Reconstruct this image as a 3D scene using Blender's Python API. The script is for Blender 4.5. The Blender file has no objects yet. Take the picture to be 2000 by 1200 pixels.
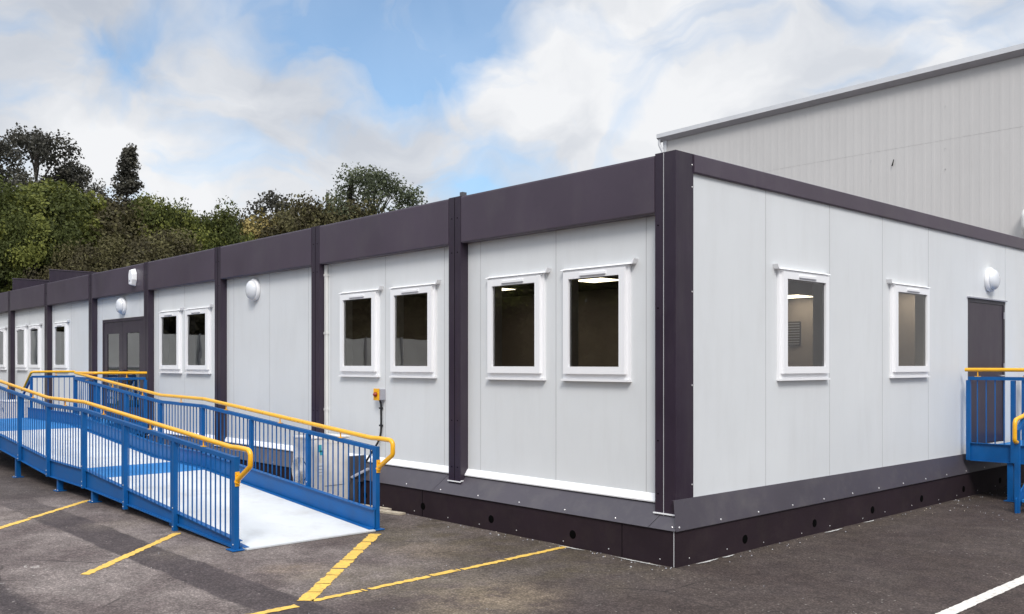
import bpy, bmesh, math, random
from mathutils import Vector, Matrix
random.seed(7)
sc = bpy.context.scene
R = math.radians

# ------------------------------------------------------------------ camera
CAM = Vector((4.9695, -6.5342, 1.8)); FWD = Vector((-0.7356, 0.6774, 0)).normalized()
RIGHT = Vector((FWD.y, -FWD.x, 0)) * 1.0; UP = Vector((0, 0, 1))
cd = bpy.data.cameras.new('camera'); cam = bpy.data.objects.new('camera', cd)
sc.collection.objects.link(cam); sc.camera = cam
cam.location = CAM; cam.rotation_euler = FWD.to_track_quat('-Z', 'Y').to_euler()
cd.sensor_width = 36; cd.lens = 32.33; cd.shift_y = 0.055; cd.clip_start = 0.05; cd.clip_end = 2000

# ------------------------------------------------------------------ exposure, sun, sky
sc.view_settings.view_transform = 'Standard'; sc.view_settings.look = 'None'
sc.view_settings.gamma = 1; sc.view_settings.exposure = 0.68
SUN_EL, SUN_AZ = 46, 131          # azimuth: degrees clockwise from +Y
sd = bpy.data.lights.new('sun', 'SUN'); sun = bpy.data.objects.new('sun', sd); sc.collection.objects.link(sun)
sd.energy = 1.45; sd.angle = R(18); sd.color = (1.0, 0.95, 0.9)
sdir = Vector((math.sin(R(SUN_AZ))*math.cos(R(SUN_EL)), math.cos(R(SUN_AZ))*math.cos(R(SUN_EL)), math.sin(R(SUN_EL))))
sun.rotation_euler = sdir.to_track_quat('Z', 'Y').to_euler(); sun.location = (0, -20, 30)

w = bpy.data.worlds.new('World'); sc.world = w; w.use_nodes = True
nt = w.node_tree; nt.nodes.clear()
def N(t, tree=None, **k):
    n = (tree or nt).nodes.new(t)
    for a, b in k.items(): setattr(n, a, b)
    return n
def L(a, b, tree=None): (tree or nt).links.new(a, b)
def vdir(px, py):
    v = FWD + RIGHT*((px-1000)/1796) + UP*((710-py)/1796); return v.normalized()
tc = N('ShaderNodeTexCoord'); out = N('ShaderNodeOutputWorld')
n1 = N('ShaderNodeTexNoise'); n1.inputs['Scale'].default_value = 5.5; n1.inputs['Detail'].default_value = 5; n1.inputs['Roughness'].default_value = .5
L(tc.outputs['Generated'], n1.inputs['Vector'])
sub = N('ShaderNodeVectorMath', operation='SUBTRACT'); L(n1.outputs['Color'], sub.inputs[0]); sub.inputs[1].default_value = (.5, .5, .5)
scl = N('ShaderNodeVectorMath', operation='SCALE'); L(sub.outputs[0], scl.inputs[0]); scl.inputs['Scale'].default_value = .16
add = N('ShaderNodeVectorMath', operation='ADD'); L(tc.outputs['Generated'], add.inputs[0]); L(scl.outputs[0], add.inputs[1])
zs = N('ShaderNodeVectorMath', operation='MULTIPLY'); L(add.outputs[0], zs.inputs[0]); zs.inputs[1].default_value = (1, 1, 1.7)
def blobs(lst):
    acc = None
    for (px, py, r, wt) in lst:
        v = vdir(px, py)
        d = N('ShaderNodeVectorMath', operation='DISTANCE'); L(zs.outputs[0], d.inputs[0]); d.inputs[1].default_value = (v.x, v.y, v.z*1.7)
        m = N('ShaderNodeMapRange', interpolation_type='SMOOTHERSTEP'); L(d.outputs['Value'], m.inputs['Value'])
        m.inputs['From Min'].default_value = 0; m.inputs['From Max'].default_value = r; m.inputs['To Min'].default_value = wt; m.inputs['To Max'].default_value = 0
        if acc is None: acc = m.outputs[0]
        else:
            a = N('ShaderNodeMath', operation='ADD'); L(acc, a.inputs[0]); L(m.outputs[0], a.inputs[1]); acc = a.outputs[0]
    return acc
blue = blobs([(740, 60, .17, .95), (560, 10, .13, .6), (960, 0, .14, .8), (380, 30, .11, .45), (830, 140, .10, .5), (260, 120, .12, .5), (190, 90, .08, .3),
              (450, 310, .12, .42), (940, 325, .12, .42), (480, 210, .10, .2), (1690, 10, .12, .4), (600, 130, .10, .15), (620, 90, .05, -.5), (440, 40, .06, -.4), (980, 130, .08, .2), (900, -200, .3, .4)])
n2 = N('ShaderNodeTexNoise'); n2.inputs['Scale'].default_value = 8.5; n2.inputs['Detail'].default_value = 8; n2.inputs['Roughness'].default_value = .5; n2.inputs['Distortion'].default_value = .9
L(zs.outputs[0], n2.inputs['Vector'])
mm = N('ShaderNodeMapRange'); L(n2.outputs['Fac'], mm.inputs['Value']); mm.inputs['From Min'].default_value = .3; mm.inputs['From Max'].default_value = .7; mm.inputs['To Min'].default_value = -.50; mm.inputs['To Max'].default_value = .48
ab = N('ShaderNodeMath', operation='ADD', use_clamp=True); L(blue, ab.inputs[0]); L(mm.outputs[0], ab.inputs[1])
white = blobs([(1120, 150, .3, .5), (330, 390, .25, .55), (100, 260, .22, .35), (1500, 200, .4, .35), (700, 300, .2, .2), (40, 60, .22, -.22), (1900, 60, .3, .1), (60, 420, .2, -.1)])
n3 = N('ShaderNodeTexNoise'); n3.inputs['Scale'].default_value = 7; n3.inputs['Detail'].default_value = 7; n3.inputs['Distortion'].default_value = .5
L(zs.outputs[0], n3.inputs['Vector'])
n3m = N('ShaderNodeMapRange'); L(n3.outputs['Fac'], n3m.inputs['Value']); n3m.inputs['From Min'].default_value = .32; n3m.inputs['From Max'].default_value = .66
aw = N('ShaderNodeMath', operation='MULTIPLY_ADD', use_clamp=True); L(n3m.outputs[0], aw.inputs[0]); aw.inputs[1].default_value = .62; L(white, aw.inputs[2])
cm = N('ShaderNodeMix', data_type='RGBA'); L(aw.outputs[0], cm.inputs['Factor'])
cm.inputs[6].default_value = (.325, .352, .40, 1); cm.inputs[7].default_value = (.565, .572, .585, 1)
sep = N('ShaderNodeSeparateXYZ'); L(tc.outputs['Generated'], sep.inputs[0])
hz = N('ShaderNodeMapRange', interpolation_type='SMOOTHSTEP'); L(sep.outputs['Z'], hz.inputs['Value']); hz.inputs['From Min'].default_value = .40; hz.inputs['From Max'].default_value = .85; hz.inputs['To Min'].default_value = 1.0; hz.inputs['To Max'].default_value = 2.6
bgc = N('ShaderNodeBackground'); L(cm.outputs[2], bgc.inputs['Color']); L(hz.outputs[0], bgc.inputs['Strength'])
sky = N('ShaderNodeTexSky', sky_type='NISHITA'); sky.sun_disc = False; sky.sun_elevation = R(SUN_EL); sky.sun_rotation = R(SUN_AZ); sky.ozone_density = 3; sky.air_density = 1.0; sky.dust_density = .3
tint = N('ShaderNodeVectorMath', operation='MULTIPLY'); L(sky.outputs[0], tint.inputs[0]); tint.inputs[1].default_value = (.76, .93, .96)
bgs = N('ShaderNodeBackground'); L(tint.outputs[0], bgs.inputs['Color']); bgs.inputs['Strength'].default_value = .108
thin = N('ShaderNodeMath', operation='MULTIPLY'); L(ab.outputs[0], thin.inputs[0]); thin.inputs[1].default_value = .80
mx = N('ShaderNodeMixShader'); L(thin.outputs[0], mx.inputs[0]); L(bgc.outputs[0], mx.inputs[1]); L(bgs.outputs[0], mx.inputs[2]); L(mx.outputs[0], out.inputs['Surface'])

# ------------------------------------------------------------------ materials
def mat(name, col, rough=.5, metal=0, var=.06, vscale=3.0, bump=0, bscale=40, dirt=None, spec=.5, coat=0):
    m = bpy.data.materials.new(name); m.use_nodes = True; t = m.node_tree; b = t.nodes['Principled BSDF']
    b.inputs['Roughness'].default_value = rough; b.inputs['Metallic'].default_value = metal; b.inputs['Specular IOR Level'].default_value = spec
    b.inputs['Coat Weight'].default_value = coat
    g = N('ShaderNodeNewGeometry', t)
    n = N('ShaderNodeTexNoise', t); n.inputs['Scale'].default_value = vscale; n.inputs['Detail'].default_value = 6; n.inputs['Roughness'].default_value = .6
    L(g.outputs['Position'], n.inputs['Vector'], t)
    mr = N('ShaderNodeMapRange', t); L(n.outputs['Fac'], mr.inputs['Value'], t)
    mr.inputs['From Min'].default_value = .3; mr.inputs['From Max'].default_value = .7
    mr.inputs['To Min'].default_value = 1-var; mr.inputs['To Max'].default_value = 1+var
    v = N('ShaderNodeVectorMath', t, operation='SCALE'); v.inputs[0].default_value = col[:3]; L(mr.outputs[0], v.inputs['Scale'], t)
    last = v.outputs[0]
    if dirt:
        n4 = N('ShaderNodeTexNoise', t); n4.inputs['Scale'].default_value = dirt[1]; n4.inputs['Detail'].default_value = 8; n4.inputs['Roughness'].default_value = .7
        mp = N('ShaderNodeMapping', t); mp.inputs['Scale'].default_value = dirt[3] if len(dirt) > 3 else (1, 1, 1); L(g.outputs['Position'], mp.inputs['Vector'], t); L(mp.outputs[0], n4.inputs['Vector'], t)
        r4 = N('ShaderNodeMapRange', t); L(n4.outputs['Fac'], r4.inputs['Value'], t); r4.inputs['From Min'].default_value = .48; r4.inputs['From Max'].default_value = .8; r4.inputs['To Max'].default_value = dirt[2]
        mc = N('ShaderNodeMix', t, data_type='RGBA'); L(r4.outputs[0], mc.inputs['Factor'], t); L(last, mc.inputs[6], t); mc.inputs[7].default_value = (*dirt[0], 1); last = mc.outputs[2]
    L(last, b.inputs['Base Color'], t)
    rr = N('ShaderNodeMapRange', t); L(n.outputs['Fac'], rr.inputs['Value'], t); rr.inputs['To Min'].default_value = max(0.02, rough-.12); rr.inputs['To Max'].default_value = min(1, rough+.12); L(rr.outputs[0], b.inputs['Roughness'], t)
    if bump:
        nb = N('ShaderNodeTexNoise', t); nb.inputs['Scale'].default_value = bscale; nb.inputs['Detail'].default_value = 4; L(g.outputs['Position'], nb.inputs['Vector'], t)
        bp = N('ShaderNodeBump', t); bp.inputs['Strength'].default_value = bump; bp.inputs['Distance'].default_value = .01; L(nb.outputs['Fac'], bp.inputs['Height'], t); L(bp.outputs[0], b.inputs['Normal'], t)
    return m
M = {}
M['panel'] = mat('wall_panel_grey', (.745, .765, .772), .42, var=.03, vscale=.9, dirt=((.47, .46, .44), 1.6, .16, (3, 3, .5)), bump=.06, bscale=2.2)
M['joint'] = mat('joint_grey', (.50, .50, .51), .6)
M['plum'] = mat('dark_trim', (.070, .052, .074), .36, var=.12, vscale=.9, dirt=((.13, .12, .12), 2.5, .3, (1, 1, .6)), bump=.10, bscale=1.6)
M['post'] = mat('dark_post', (.030, .019, .034), .36, var=.12, vscale=2, dirt=((.1, .09, .09), 3, .25, (2, 2, .3)))
M['flash'] = mat('flashing', (.066, .058, .072), .45, var=.12, vscale=1.2, dirt=((.16, .15, .14), 3, .4))
M['skirt'] = mat('skirt_board', (.024, .014, .019), .7, spec=.25, var=.18, vscale=1.5, dirt=((.07, .055, .045), 3.5, .25))
M['gap'] = mat('dark_gap', (.002, .002, .002), .9, spec=.05)
M['screw'] = mat('screw_metal', (.75, .73, .72), .3, metal=.6)
M['white'] = mat('white_upvc', (.92, .92, .93), .5, var=.004, spec=.4)
M['cream'] = mat('cream_plastic', (.76, .755, .73), .4, var=.04)
M['vent'] = mat('vent_grey', (.38, .38, .42), .5)
M['roof'] = mat('roof_membrane', (.10, .10, .11), .7, var=.2)
M['blue'] = mat('blue_paint', (.003, .098, .315), .45, spec=.3, var=.12, vscale=4, dirt=((.05, .10, .2), 9, .25), coat=0)
M['deckblue'] = mat('blue_grit_deck', (.015, .19, .50), .75, var=.08, vscale=3, bump=.25, bscale=300, dirt=((.3, .32, .34), 5, .2))
M['deckwhite'] = mat('white_grit_deck', (.66, .68, .69), .8, var=.04, vscale=2.5, bump=.3, bscale=300, dirt=((.40, .36, .30), 2.2, .5))
M['yellow'] = mat('yellow_nylon', (.93, .47, .014), .3, var=.05, vscale=5, coat=.2, dirt=((.4, .2, .05), 8, .15))
M['acgrey'] = mat('ac_casing', (.80, .77, .73), .5, var=.06, vscale=5, dirt=((.25, .22, .2), 6, .3))
M['teal'] = mat('teal_sticker', (.05, .38, .48), .4)
M['black'] = mat('black_rubber', (.012, .012, .014), .5)
M['charcoal'] = mat('charcoal_plastic', (.05, .045, .055), .5)
M['red'] = mat('red_knob', (.30, .03, .01), .4)
M['lamp'] = mat('opal_lamp', (.78, .80, .83), .2, var=.02, coat=.3)
M['cladding'] = mat('grey_cladding', (.60, .585, .57), .6, var=.04, vscale=.35, dirt=((.48, .46, .45), .9, .3, (4, 4, .25)))
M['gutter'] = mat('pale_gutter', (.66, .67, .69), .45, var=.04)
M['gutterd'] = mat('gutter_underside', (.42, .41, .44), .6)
M['hoard'] = mat('pale_hoarding', (.82, .81, .80), .6, var=.08, vscale=1)
M['plank'] = mat('bare_timber', (.58, .50, .38), .8, var=.15, vscale=14, dirt=((.3, .25, .2), 10, .4))
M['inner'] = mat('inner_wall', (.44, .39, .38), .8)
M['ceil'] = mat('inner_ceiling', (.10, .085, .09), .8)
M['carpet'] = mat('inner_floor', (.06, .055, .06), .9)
M['bark'] = mat('bark', (.055, .045, .038), .9, var=.3, vscale=4, bump=.6, bscale=20)
M['grass'] = mat('grass', (.06, .09, .03), .95, var=.4, vscale=1.5)
def emis(name, col, s):
    m = bpy.data.materials.new(name); m.use_nodes = True; b = m.node_tree.nodes['Principled BSDF']
    b.inputs['Base Color'].default_value = (.8, .8, .8, 1); b.inputs['Emission Color'].default_value = (*col, 1); b.inputs['Emission Strength'].default_value = s; return m
M['panel_light'] = emis('ceiling_light_panel', (1, .90, .62), 4.0)
def glass():
    m = bpy.data.materials.new('window_glass'); m.use_nodes = True; t = m.node_tree; t.nodes.clear()
    o = N('ShaderNodeOutputMaterial', t); tr = N('ShaderNodeBsdfTransparent', t); tr.inputs[0].default_value = (.62, .60, .60, 1)
    gl = N('ShaderNodeBsdfGlossy', t); gl.inputs['Roughness'].default_value = .006; gl.inputs['Color'].default_value = (.92, .93, .95, 1)
    f = N('ShaderNodeFresnel', t); f.inputs['IOR'].default_value = 2.05
    n = N('ShaderNodeTexNoise', t); n.inputs['Scale'].default_value = 1.3; g = N('ShaderNodeNewGeometry', t); L(g.outputs['Position'], n.inputs['Vector'], t)
    bp = N('ShaderNodeBump', t); bp.inputs['Strength'].default_value = .06; bp.inputs['Distance'].default_value = .02; L(n.outputs['Fac'], bp.inputs['Height'], t); L(bp.outputs[0], gl.inputs['Normal'], t)
    x = N('ShaderNodeMixShader', t); L(f.outputs[0], x.inputs[0], t); L(tr.outputs[0], x.inputs[1], t); L(gl.outputs[0], x.inputs[2], t); L(x.outputs[0], o.inputs['Surface'], t)
    return m
M['glass'] = glass()
def paint(name, col):
    m = mat(name, col, .7, var=.1, vscale=6, dirt=((.13, .115, .10), 26, .75), bump=.3, bscale=150)
    return m
M['yline'] = paint('yellow_road_paint', (.80, .50, .085)); M['wline'] = paint('white_road_paint', (.72, .68, .62))
def asphalt():
    m = bpy.data.materials.new('asphalt'); m.use_nodes = True; t = m.node_tree; b = t.nodes['Principled BSDF']
    g = N('ShaderNodeNewGeometry', t); P = g.outputs['Position']
    def noise(s, d=5, r=.6, dist=0, mp=None):
        n = N('ShaderNodeTexNoise', t); n.inputs['Scale'].default_value = s; n.inputs['Detail'].default_value = d; n.inputs['Roughness'].default_value = r; n.inputs['Distortion'].default_value = dist
        L(mp or P, n.inputs['Vector'], t); return n.outputs['Fac']
    def rng(v, a, b_, c, d_):
        r = N('ShaderNodeMapRange', t, interpolation_type='SMOOTHSTEP'); L(v, r.inputs['Value'], t)
        for k, x in zip(('From Min', 'From Max', 'To Min', 'To Max'), (a, b_, c, d_)): r.inputs[k].default_value = x
        return r.outputs[0]
    def mix(f, a, c):
        x = N('ShaderNodeMix', t, data_type='RGBA'); L(f, x.inputs['Factor'], t) if not isinstance(f, float) else setattr(x.inputs['Factor'], 'default_value', f)
        (L(a, x.inputs[6], t) if not isinstance(a, tuple) else setattr(x.inputs[6], 'default_value', (*a, 1)))
        (L(c, x.inputs[7], t) if not isinstance(c, tuple) else setattr(x.inputs[7], 'default_value', (*c, 1)))
        return x.outputs[2]
    def ma(op, a, b_):
        x = N('ShaderNodeMath', t, operation=op, use_clamp=False)
        for i, q in enumerate((a, b_)):
            if isinstance(q, (int, float)): x.inputs[i].default_value = q
            else: L(q, x.inputs[i], t)
        return x.outputs[0]
    # wobbling coordinates
    nw = N('ShaderNodeTexNoise', t); nw.inputs['Scale'].default_value = 1.6; nw.inputs['Detail'].default_value = 6; L(P, nw.inputs['Vector'], t)
    sv = N('ShaderNodeVectorMath', t, operation='SUBTRACT'); L(nw.outputs['Color'], sv.inputs[0], t); sv.inputs[1].default_value = (.5, .5, .5)
    ss = N('ShaderNodeVectorMath', t, operation='SCALE'); L(sv.outputs[0], ss.inputs[0], t); ss.inputs['Scale'].default_value = .16
    av = N('ShaderNodeVectorMath', t, operation='ADD'); L(P, av.inputs[0], t); L(ss.outputs[0], av.inputs[1], t)
    sp = N('ShaderNodeSeparateXYZ', t); L(av.outputs[0], sp.inputs[0], t); X, Y = sp.outputs[0], sp.outputs[1]
    col = mix(rng(noise(.8, 7, .65), .36, .62, 0, 1), (.130, .102, .096), (.245, .206, .188))
    # tarmac colour turns darker and browner towards the end wall
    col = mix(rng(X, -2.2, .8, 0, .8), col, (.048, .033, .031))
    # greenish grit along the skirt
    band = ma('MULTIPLY', rng(Y, -1.9, -.9, 0, 1), rng(X, -4.2, -3.2, 0, 1)); band = ma('MULTIPLY', band, rng(X, -.6, .6, 1, .2)); band = ma('MULTIPLY', band, rng(noise(2.2, 6), .35, .62, .25, .8))
    col = mix(band, col, (.085, .068, .044))
    # reinstated trench strip and dark lane
    st = ma('MULTIPLY', rng(Y, -3.42, -3.38, 0, 1), rng(Y, -2.98, -2.94, 1, 0)); st = ma('MULTIPLY', st, rng(X, -9.0, -7.0, 0, 1)); st = ma('MULTIPLY', st, rng(X, -.9, -.3, 1, 0))
    col = mix(ma('MULTIPLY', st, .92), col, (.082, .066, .066))
    col = mix(ma('MULTIPLY', rng(Y, -4.58, -4.45, .8, 0), 1.0), col, (.056, .046, .048))
    st3 = ma('MULTIPLY', rng(Y, -3.45, -3.2, 0, 1), rng(X, -9.0, -7.6, 1, 0)); col = mix(ma('MULTIPLY', st3, .7), col, (.062, .05, .046))
    # tan stains
    for (x0, y0, rr, k, c) in ((-.35, -1.85, .8, .7, (.30, .235, .16)), (-1.9, -2.35, .6, .7, (.28, .23, .18)), (.25, -2.6, 1.0, .8, (.25, .205, .14)), (-1.2, -2.0, 1.0, .5, (.19, .16, .11)), (-2.9, -.95, .6, .6, (.16, .135, .10)), (-5.6, -2.8, .6, .7, (.26, .215, .18)), (-2.1, -1.1, .6, .7, (.24, .19, .145)), (-3.6, -2.9, .5, .5, (.24, .20, .165)), (-7.0, -3.4, .9, .5, (.25, .21, .18)), (-2.3, -2.5, .35, .75, (.30, .23, .175))):
        cb = N('ShaderNodeVectorMath', t, operation='DISTANCE'); L(av.outputs[0], cb.inputs[0], t); cb.inputs[1].default_value = (x0, y0, 0)
        f = ma('MULTIPLY', rng(cb.outputs['Value'], rr*.1, rr, k, 0), rng(noise(3.5, 6, .7), .35, .6, .25, 1)); col = mix(f, col, c)
    # old white paint flecks
    cb = N('ShaderNodeVectorMath', t, operation='DISTANCE'); L(P, cb.inputs[0], t); cb.inputs[1].default_value = (-3.4, -4.2, 0)
    f = ma('MULTIPLY', rng(cb.outputs['Value'], .3, 1.1, 1, 0), rng(noise(7, 5, .6, 1.5), .63, .67, 0, .8)); col = mix(f, col, (.5, .46, .42))
    # aggregate
    vo = N('ShaderNodeTexVoronoi', t); vo.inputs['Scale'].default_value = 55; L(P, vo.inputs['Vector'], t)
    ag = rng(vo.outputs['Distance'], .05, .65, 1.32, .66)
    fn = ma('MULTIPLY', rng(noise(26, 5, .8), .3, .7, .66, 1.34), rng(noise(4.5, 5, .6), .3, .7, .82, 1.18))
    k = ma('MULTIPLY', ag, fn)
    vs = N('ShaderNodeVectorMath', t, operation='SCALE'); L(col, vs.inputs[0], t); L(k, vs.inputs['Scale'], t)
    # pale chips
    v2 = N('ShaderNodeTexVoronoi', t); v2.inputs['Scale'].default_value = 14; v2.inputs['Randomness'].default_value = 1; L(P, v2.inputs['Vector'], t)
    chips = ma('MULTIPLY', rng(v2.outputs['Distance'], .10, .14, 1, 0), rng(noise(.9, 3), .48, .6, 0, .7))
    col = mix(chips, vs.outputs[0], (.30, .27, .24))
    # fine cracks
    wv = N('ShaderNodeTexVoronoi', t, feature='DISTANCE_TO_EDGE'); wv.inputs['Scale'].default_value = .45; L(av.outputs[0], wv.inputs['Vector'], t)
    cr = ma('MULTIPLY', rng(wv.outputs['Distance'], .002, .007, 1, 0), rng(noise(.7, 3), .5, .62, 0, .6)); col = mix(cr, col, (.02, .017, .016))
    L(col, b.inputs['Base Color'], t)
    b.inputs['Roughness'].default_value = .85; b.inputs['Specular IOR Level'].default_value = .2
    bp = N('ShaderNodeBump', t); bp.inputs['Strength'].default_value = .5; bp.inputs['Distance'].default_value = .006; L(k, bp.inputs['Height'], t); L(bp.outputs[0], b.inputs['Normal'], t)
    return m
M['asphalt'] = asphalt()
def leafmat(name, c1, c2, c3):
    m = bpy.data.materials.new(name); m.use_nodes = True; t = m.node_tree; b = t.nodes['Principled BSDF']; o = t.nodes['Material Output']
    at = N('ShaderNodeAttribute', t, attribute_name='tone')
    r = N('ShaderNodeValToRGB', t); r.color_ramp.elements[0].color = (*c1, 1); r.color_ramp.elements[1].color = (*c3, 1); e = r.color_ramp.elements.new(.5); e.color = (*c2, 1)
    L(at.outputs['Fac'], r.inputs[0], t); L(r.outputs[0], b.inputs['Base Color'], t); b.inputs['Roughness'].default_value = .75; b.inputs['Specular IOR Level'].default_value = .15
    tl = N('ShaderNodeBsdfTranslucent', t); L(r.outputs[0], tl.inputs[0], t); x = N('ShaderNodeMixShader', t); x.inputs[0].default_value = .22
    L(b.outputs[0], x.inputs[1], t); L(tl.outputs[0], x.inputs[2], t); L(x.outputs[0], o.inputs['Surface'], t); return m
M['leaf_green'] = leafmat('leaf_green', (.036, .042, .016), (.080, .095, .026), (.23, .24, .055))
M['leaf_dull'] = leafmat('leaf_dull', (.040, .034, .022), (.080, .070, .034), (.15, .14, .06))
M['leaf_yellow'] = leafmat('leaf_yellow', (.17, .14, .05), (.32, .25, .09), (.46, .37, .15))
M['leaf_dark'] = leafmat('leaf_dark', (.045, .043, .036), (.075, .072, .058), (.125, .12, .09))
M['leaf_grey'] = leafmat('leaf_grey', (.05, .06, .035), (.09, .105, .06), (.15, .17, .10))

# ------------------------------------------------------------------ helpers
C = sc.collection
WL = {}          # world location of each unrotated object
def ident(u, d, z): return (u, d, z)
class MB:
    def __init__(s, mp=ident): s.v = []; s.f = []; s.m = []; s.mats = []; s.mp = mp; s.smooth = []
    def mi(s, k):
        if k not in s.mats: s.mats.append(k)
        return s.mats.index(k)
    def add(s, vs, fs, k, smooth=False):
        o = len(s.v); s.v += [tuple(s.mp(*p)) for p in vs]; i = s.mi(k)
        for f in fs: s.f.append([o+j for j in f]); s.m.append(i); s.smooth.append(smooth)
        return s
    def box(s, a, b, k):
        x0, y0, z0 = [min(a[i], b[i]) for i in range(3)]; x1, y1, z1 = [max(a[i], b[i]) for i in range(3)]
        return s.add([(x0,y0,z0),(x1,y0,z0),(x1,y1,z0),(x0,y1,z0),(x0,y0,z1),(x1,y0,z1),(x1,y1,z1),(x0,y1,z1)],
                     [(0,3,2,1),(4,5,6,7),(0,1,5,4),(1,2,6,5),(2,3,7,6),(3,0,4,7)], k)
    def bar(s, A, B, wd, ht, k):       # sloping bar with upright ends, A/B on its centre line
        A = Vector(A); B = Vector(B); d = B-A; n = Vector((-d.y, d.x, 0))
        n = (n.normalized() if n.length > 1e-6 else Vector((1, 0, 0)))*wd/2; u = Vector((0, 0, ht/2))
        vs = [A-n-u, A+n-u, A+n+u, A-n+u, B-n-u, B+n-u, B+n+u, B-n+u]
        return s.add([tuple(q) for q in vs], [(0,1,2,3),(4,7,6,5),(0,4,5,1),(1,5,6,2),(2,6,7,3),(3,7,4,0)], k)
    def prism(s, poly, axis, a, b, k):  # poly in the two other axes, extruded along axis
        n = len(poly); vs = []
        for t in (a, b):
            for p in poly:
                q = list(p); q.insert(axis, t); vs.append(tuple(q))
        fs = [tuple(range(n)), tuple(range(2*n-1, n-1, -1))] + [(i, (i+1) % n, n+(i+1) % n, n+i) for i in range(n)]
        return s.add(vs, fs, k)
    def tube(s, pts, r, k, n=10, fillet=0, taper=None):
        P = [Vector(p) for p in pts]
        if fillet:
            Q = [P[0]]
            for i in range(1, len(P)-1):
                a = (P[i-1]-P[i]); c = (P[i+1]-P[i]); f = min(fillet, a.length*.45, c.length*.45)
                if abs(a.normalized().dot(c.normalized())) > .995: Q.append(P[i]); continue
                a = P[i]+a.normalized()*f; c = P[i]+c.normalized()*f
                for j in range(6):
                    t = j/5; Q.append(a*(1-t)**2+P[i]*2*t*(1-t)+c*t*t)
            Q.append(P[-1]); P = Q
        vs = []; fs = []; prev = None
        for i, p in enumerate(P):
            d = ((P[min(i+1, len(P)-1)]-P[max(i-1, 0)])).normalized()
            if prev is None: x = d.orthogonal().normalized()
            else: x = (prev-d*prev.dot(d)).normalized()
            prev = x; y = d.cross(x); rr = r if taper is None else taper[i]
            for j in range(n):
                a = 2*math.pi*j/n; vs.append(tuple(p+x*rr*math.cos(a)+y*rr*math.sin(a)))
        for i in range(len(P)-1):
            for j in range(n): fs.append((i*n+j, i*n+(j+1) % n, (i+1)*n+(j+1) % n, (i+1)*n+j))
        s.add(vs, fs, k, True)
        s.add(vs[:n], [tuple(range(n))[::-1]], k); s.add(vs[-n:], [tuple(range(n))], k); return s
    def lathe(s, c, axis, prof, k, n=28):   # prof: (radius, height along axis)
        c = Vector(c); ax = Vector(axis); x = ax.orthogonal().normalized(); y = ax.cross(x); vs = []; fs = []
        for (r, h) in prof:
            for j in range(n):
                a = 2*math.pi*j/n; vs.append(tuple(c+ax*h+x*r*math.cos(a)+y*r*math.sin(a)))
        for i in range(len(prof)-1):
            for j in range(n): fs.append((i*n+j, i*n+(j+1) % n, (i+1)*n+(j+1) % n, (i+1)*n+j))
        fs.append(tuple(range(n))); fs.append(tuple(range((len(prof)-1)*n, len(prof)*n)))
        return s.add(vs, fs, k, True)
    def disc(s, c, axis, r, k, h=.004, n=8):
        return s.lathe(c, axis, [(r, 0), (r*.8, h)], k, n)
    def build(s, name, parent=None, bevel=0, recalc=True):
        me = bpy.data.meshes.new(name)
        lo = [min(v[i] for v in s.v) for i in range(3)]; hi = [max(v[i] for v in s.v) for i in range(3)]
        org = Vector(((lo[0]+hi[0])/2, (lo[1]+hi[1])/2, lo[2]))
        me.from_pydata([tuple(Vector(v)-org) for v in s.v], [], s.f)
        for k in s.mats: me.materials.append(M[k])
        for p, i, sm in zip(me.polygons, s.m, s.smooth): p.material_index = i; p.use_smooth = sm
        if recalc:
            bm = bmesh.new(); bm.from_mesh(me); bmesh.ops.recalc_face_normals(bm, faces=bm.faces); bm.to_mesh(me); bm.free()
        o = bpy.data.objects.new(name, me); C.objects.link(o); WL[o.name] = org
        if parent: o.parent = parent; o.location = org-WL[parent.name]
        else: o.location = org
        if bevel:
            b = o.modifiers.new('bevel', 'BEVEL'); b.width = bevel; b.segments = 2; b.limit_method = 'ANGLE'
        return o
def tag(o, label=None, cat=None, group=None, kind=None):
    if label: o['label'] = label
    if cat: o['category'] = cat
    if group: o['group'] = group
    if kind: o['kind'] = kind
    return o
def thing(name, label, cat, loc=(0, 0, 0), group=None):
    o = bpy.data.objects.new(name, None); C.objects.link(o); o.location = loc; WL[o.name] = Vector(loc); o.empty_display_size = .2
    return tag(o, label, cat, group)

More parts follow.
